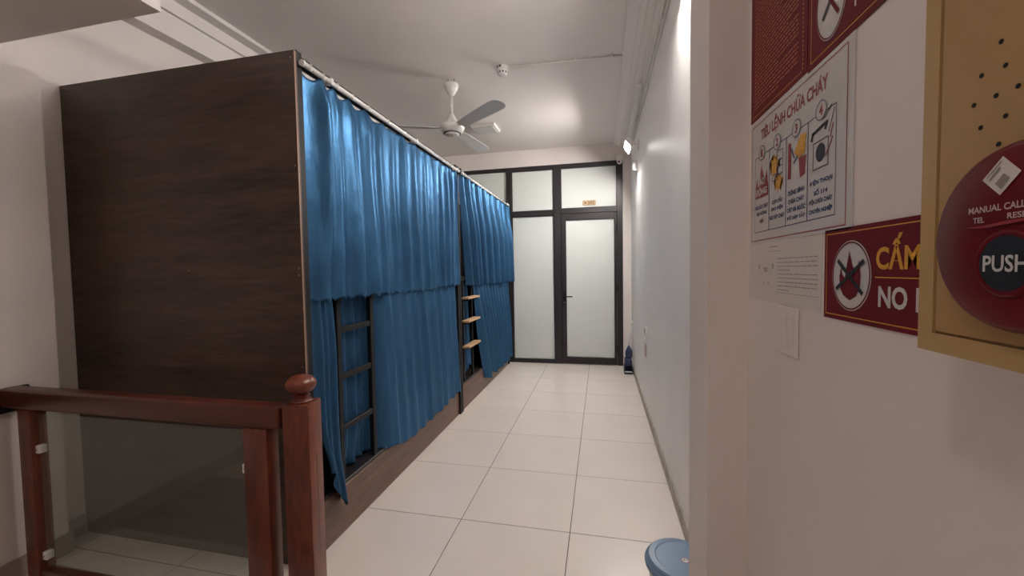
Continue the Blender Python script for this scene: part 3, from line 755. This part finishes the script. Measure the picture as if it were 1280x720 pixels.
for k, (a0, a1) in enumerate(cols):
    ca = (a0+a1)/2
    bm = bmesh.new(); poly(bm, pl, ell(ca, .153, .0125, .0125), L2); nd = obj('number_disc', bm, 'paper', t)
    bm = bmesh.new(); ring(bm, pl, ca, .153, .0125, .0125, .0012, L3); obj('number_ring', bm, 'navy', nd)
    bm = bmesh.new(); text(bm, pl, str(k+1), ca-.004, .1465, ca+.004, .1595, L3, .03); obj('number', bm, 'redtext', nd)
TX = [('KHI XẢY CHÁY', 'BÁO ĐỘNG', 'GẤP'), ('CÚP CẦU', 'DAO ĐIỆN', 'NƠI XẢY CHÁY'), ('DÙNG BÌNH', 'CHỮA CHÁY', 'CÁT VÀ NƯỚC', 'ĐỂ DẬP TẮT'), ('ĐIỆN THOẠI', 'SỐ 114', 'ĐỘI CHỮA CHÁY', 'CHUYÊN NGHIỆP')]
bm = bmesh.new()
for k, (ln, (a0, a1)) in enumerate(zip(TX, cols)):
    ca = (a0+a1)/2
    for i, s in enumerate(ln):
        hw = min(.027, .0025*len(s)+.001); b = .056-.0125*i + (.003 if len(ln) > 3 else 0)
        text(bm, pl, s, ca-hw, b, ca+hw, b+.0090, L1, .05)
obj('caption', bm, 'navy', t)
# panel pictures: flame, breaker with sparks, bucket and extinguisher, telephone
fr_ = bmesh.new(); poly(fr_, pl, flame(.044, .080, .050, .052), L1); rect(fr_, pl, .018, .076, .070, .098, L1+.0002)
pf = obj('flame_picture', fr_, 'redtext', t)
bm = bmesh.new(); text(bm, pl, 'BÁO', .028, .097, .058, .1125, L3, .04); text(bm, pl, 'ĐỘNG', .020, .077, .067, .095, L3, .04); obj('lettering', bm, 'paper', pf)
def star(ca, cb, r, n=9): return [(ca+(r if i % 2 else r*.55)*math.cos(PI*i/n), cb+(r if i % 2 else r*.55)*math.sin(PI*i/n)) for i in range(2*n)]
bm = bmesh.new(); poly(bm, pl, star(.094, .118, .020), L1); poly(bm, pl, star(.108, .088, .017), L1); sp_ = obj('spark_picture', bm, 'yellow', t)
bm = bmesh.new(); frame(bm, pl, .102, .100, .124, .138, .0012, L2); rect(bm, pl, .106, .122, .120, .124, L2); rect(bm, pl, .106, .112, .120, .114, L2)
frame(bm, pl, .086, .093, .108, .104, .0012, L2); obj('breaker_outline', bm, 'navy', sp_)
bm = bmesh.new(); poly(bm, pl, [(.172, .108), (.193, .108), (.190, .082), (.176, .080)], L1); rect(bm, pl, .140, .084, .150, .130, L1); poly(bm, pl, ell(.145, .132, .005, .006, 16), L1+.0002)
bk = obj('bucket_picture', bm, 'redtext', t)
bm = bmesh.new(); poly(bm, pl, [(.160, .120), (.178, .140), (.192, .138), (.190, .112), (.174, .108)], L2); obj('sand_picture', bm, 'yellow', bk)
bm = bmesh.new(); bar(bm, pl, .150, .128, .160, .112, .003, L2); bar(bm, pl, .158, .104, .170, .112, .003, L2); obj('hose_picture', bm, 'navy', bk)
bm = bmesh.new()
poly(bm, pl, ell(.228, .100, .011, .012, 20), L1); frame(bm, pl, .210, .080, .246, .116, .0014, L1)
bar(bm, pl, .207, .128, .240, .134, .005, L1); bar(bm, pl, .206, .120, .210, .130, .005, L1); bar(bm, pl, .238, .126, .243, .136, .005, L1)
bar(bm, pl, .246, .120, .258, .146, .0014, L1); bar(bm, pl, .236, .140, .252, .152, .0014, L1)
ph_ = obj('telephone_picture', bm, 'ink', t)
bm = bmesh.new(); bar(bm, pl, .240, .092, .256, .112, .002, L2); bar(bm, pl, .250, .112, .256, .128, .002, L2); obj('cable_picture', bm, 'redtext', ph_)
# faint paper notice
t = thing('paper_notice', 'faded white paper notice under the fire poster', 'notice', (XP-.001, .725, 1.313))
pl = wallplane(.858, 1.314, .0003); board(t, pl, .262, .1055, 'paper2', .0004)
bm = bmesh.new(); l0 = .0007
rect(bm, pl, .098, .0920, .130, .0935, l0)
rect(bm, pl, .094, .0850, .140, .0856, l0)
for i in range(9):
    a = .128
    while a < (.250 if i not in (3, 8) else .17):
        l = rr.uniform(.006, .018); rect(bm, pl, a, .072-.0062*i, min(a+l, .252), .0732-.0062*i, l0); a += l+.002
rect(bm, pl, .122, .0180, .255, .0186, l0)
obj('text_lines', bm, 'ginkl', t)
bm = bmesh.new()
for a, b in ((.052, .060), (.076, .0545), (.084, .0545), (.110, .060)): frame(bm, pl, a-.0032, b-.003, a+.0032, b+.004, .0018, l0)
for a in (.072, .092): poly(bm, pl, [(a-.002, .030), (a+.002, .030), (a, .035)], l0)
bar(bm, pl, .056, .054, .068, .046, .0006, l0); bar(bm, pl, .105, .053, .096, .046, .0006, l0)
obj('diagram', bm, 'ginkl', t)
# light switch
t = thing('light_switch', 'white double light switch below the paper notice', 'light switch', (XP-.005, .687, 1.238))
obj('plate', bxo(XP-.0035, XP-.0005, .655, .718, 1.238, 1.312, bev=.001), 'wall', t)
for y in (.676, .697): obj('rocker', bxo(XP-.0048, XP-.0033, y-.007, y+.007, 1.252, 1.298, bev=.0006), 'wall', t)

# ---------------------------------------------------------------- alarm box
BF = .22; YB0, YB1, ZB0, ZB1 = .12, .3405, 1.3145, 1.66
ab = thing('alarm_box', 'beige steel fire alarm box with speaker holes on the right wall', 'alarm box', (.25, .23, ZB0))
bm = bmesh.new()
box(bm, BF+.004, XP-.0005, YB0, YB1, ZB0, ZB1, bev=.002)
obj('body', bm, 'cream2', ab)
w_ = .0125
bm = bmesh.new(); box(bm, BF, BF+.005, YB0, YB0+w_, ZB0, ZB1); box(bm, BF, BF+.005, YB1-w_, YB1, ZB0, ZB1)
box(bm, BF, BF+.005, YB0+w_, YB1-w_, ZB0, ZB0+w_); box(bm, BF, BF+.005, YB0+w_, YB1-w_, ZB1-w_, ZB1)
obj('front_frame', bm, 'cream2', ab)
dr = obj('door', bxo(BF+.0005, BF+.0048, YB0+w_+.0014, YB1-w_-.0014, ZB0+w_+.0014, ZB1-w_-.0014, bev=.0006), 'cream', ab)
for y, z in ((.286, 1.498), (.2975, 1.4845), (.283, 1.4835), (.302, 1.469), (.288, 1.469), (.2755, 1.469), (.297, 1.454), (.282, 1.4555), (.2855, 1.441)):
    obj('speaker_hole', lathe(bmesh.new(), [(.0014, BF+.0002), (.0014, BF+.0010)], (0, y, z), 12, 'X'), 'hole', dr)
# round manual call point
DYc, DZc, DR = .2640, 1.3870, .0505
mc = thing('manual_call_point', 'round red call point with a black push button on the alarm box', 'alarm button', (.215, DYc, DZc-DR))
smooth_angle(obj('disc', lathe(bmesh.new(), [(DR, BF), (DR, BF-.006), (DR-.0015, BF-.009), (DR-.004, BF-.0105), (.019, BF-.0105)], (0, DYc, DZc), 64, 'X'), 'redp', mc), 50)
XF_ = BF-.0105
BYc2, BZc2 = .2635, 1.3735
smooth_angle(obj('button_ring', lathe(bmesh.new(), [(.0180, XF_+.001), (.0180, XF_-.0012), (.0165, XF_-.0022), (.0150, XF_-.0016)], (0, BYc2, BZc2), 40, 'X'), 'redp', mc), 60)
bt = obj('push_button', lathe(bmesh.new(), [(.0150, XF_-.0004), (.0148, XF_-.0018)], (0, BYc2, BZc2), 40, 'X'), 'ink', mc)
pl = Plane((XF_-.0002, DYc, DZc), (0, -1, 0), (0, 0, 1))
bm = bmesh.new(); text(bm, pl, 'MANUAL CALL POINT', -.0240, .0150, .0240, .0187, 0, .02)
text(bm, pl, 'TEL', -.0210, .0095, -.0140, .0126, 0, .02); text(bm, pl, 'RESET', -.0010, .0100, .0120, .0131, 0, .02); obj('lettering', bm, 'letter', mc)
bm = bmesh.new()
extr = [(-.0255, .0072), (-.012, .0062), (.0, .0072), (.012, .0082), (.0255, .0092), (.0255, .0100), (.0, .0090), (-.012, .0078)]
P0 = [bm.verts.new(pl.p(a, b, 0)) for a, b in extr]; P1 = [bm.verts.new(pl.p(a, b, .0010)) for a, b in extr]
for i in range(8): bm.faces.new((P0[i], P0[(i+1) % 8], P1[(i+1) % 8], P1[i]))
bm.faces.new(P1); bmesh.ops.recalc_face_normals(bm, faces=bm.faces); obj('ridge', bm, 'redtext', mc)
pb_ = Plane((XF_-.0020, BYc2, BZc2), (0, -1, 0), (0, 0, 1))
bm = bmesh.new(); text(bm, pb_, 'PUSH', -.0122, -.0045, .0122, .0045, 0, .02); obj('lettering', bm, 'paper', bt)
bm = bmesh.new(); poly(bm, pl, [(-.0155, .0330), (-.0050, .0230), (.0060, .0335), (-.0040, .0435)], .0003); sk_ = obj('sticker', bm, 'paper2', mc)
bm = bmesh.new(); bar(bm, pl, -.0125, .0335, -.0045, .0410, .0006, .0006); bar(bm, pl, -.0110, .0320, -.0050, .0378, .0012, .0006)
poly(bm, pl, [(-.0045, .0263), (.0005, .0311), (-.0030, .0343), (-.0078, .0296)], .0005); obj('sticker_print', bm, 'ginkl', sk_)
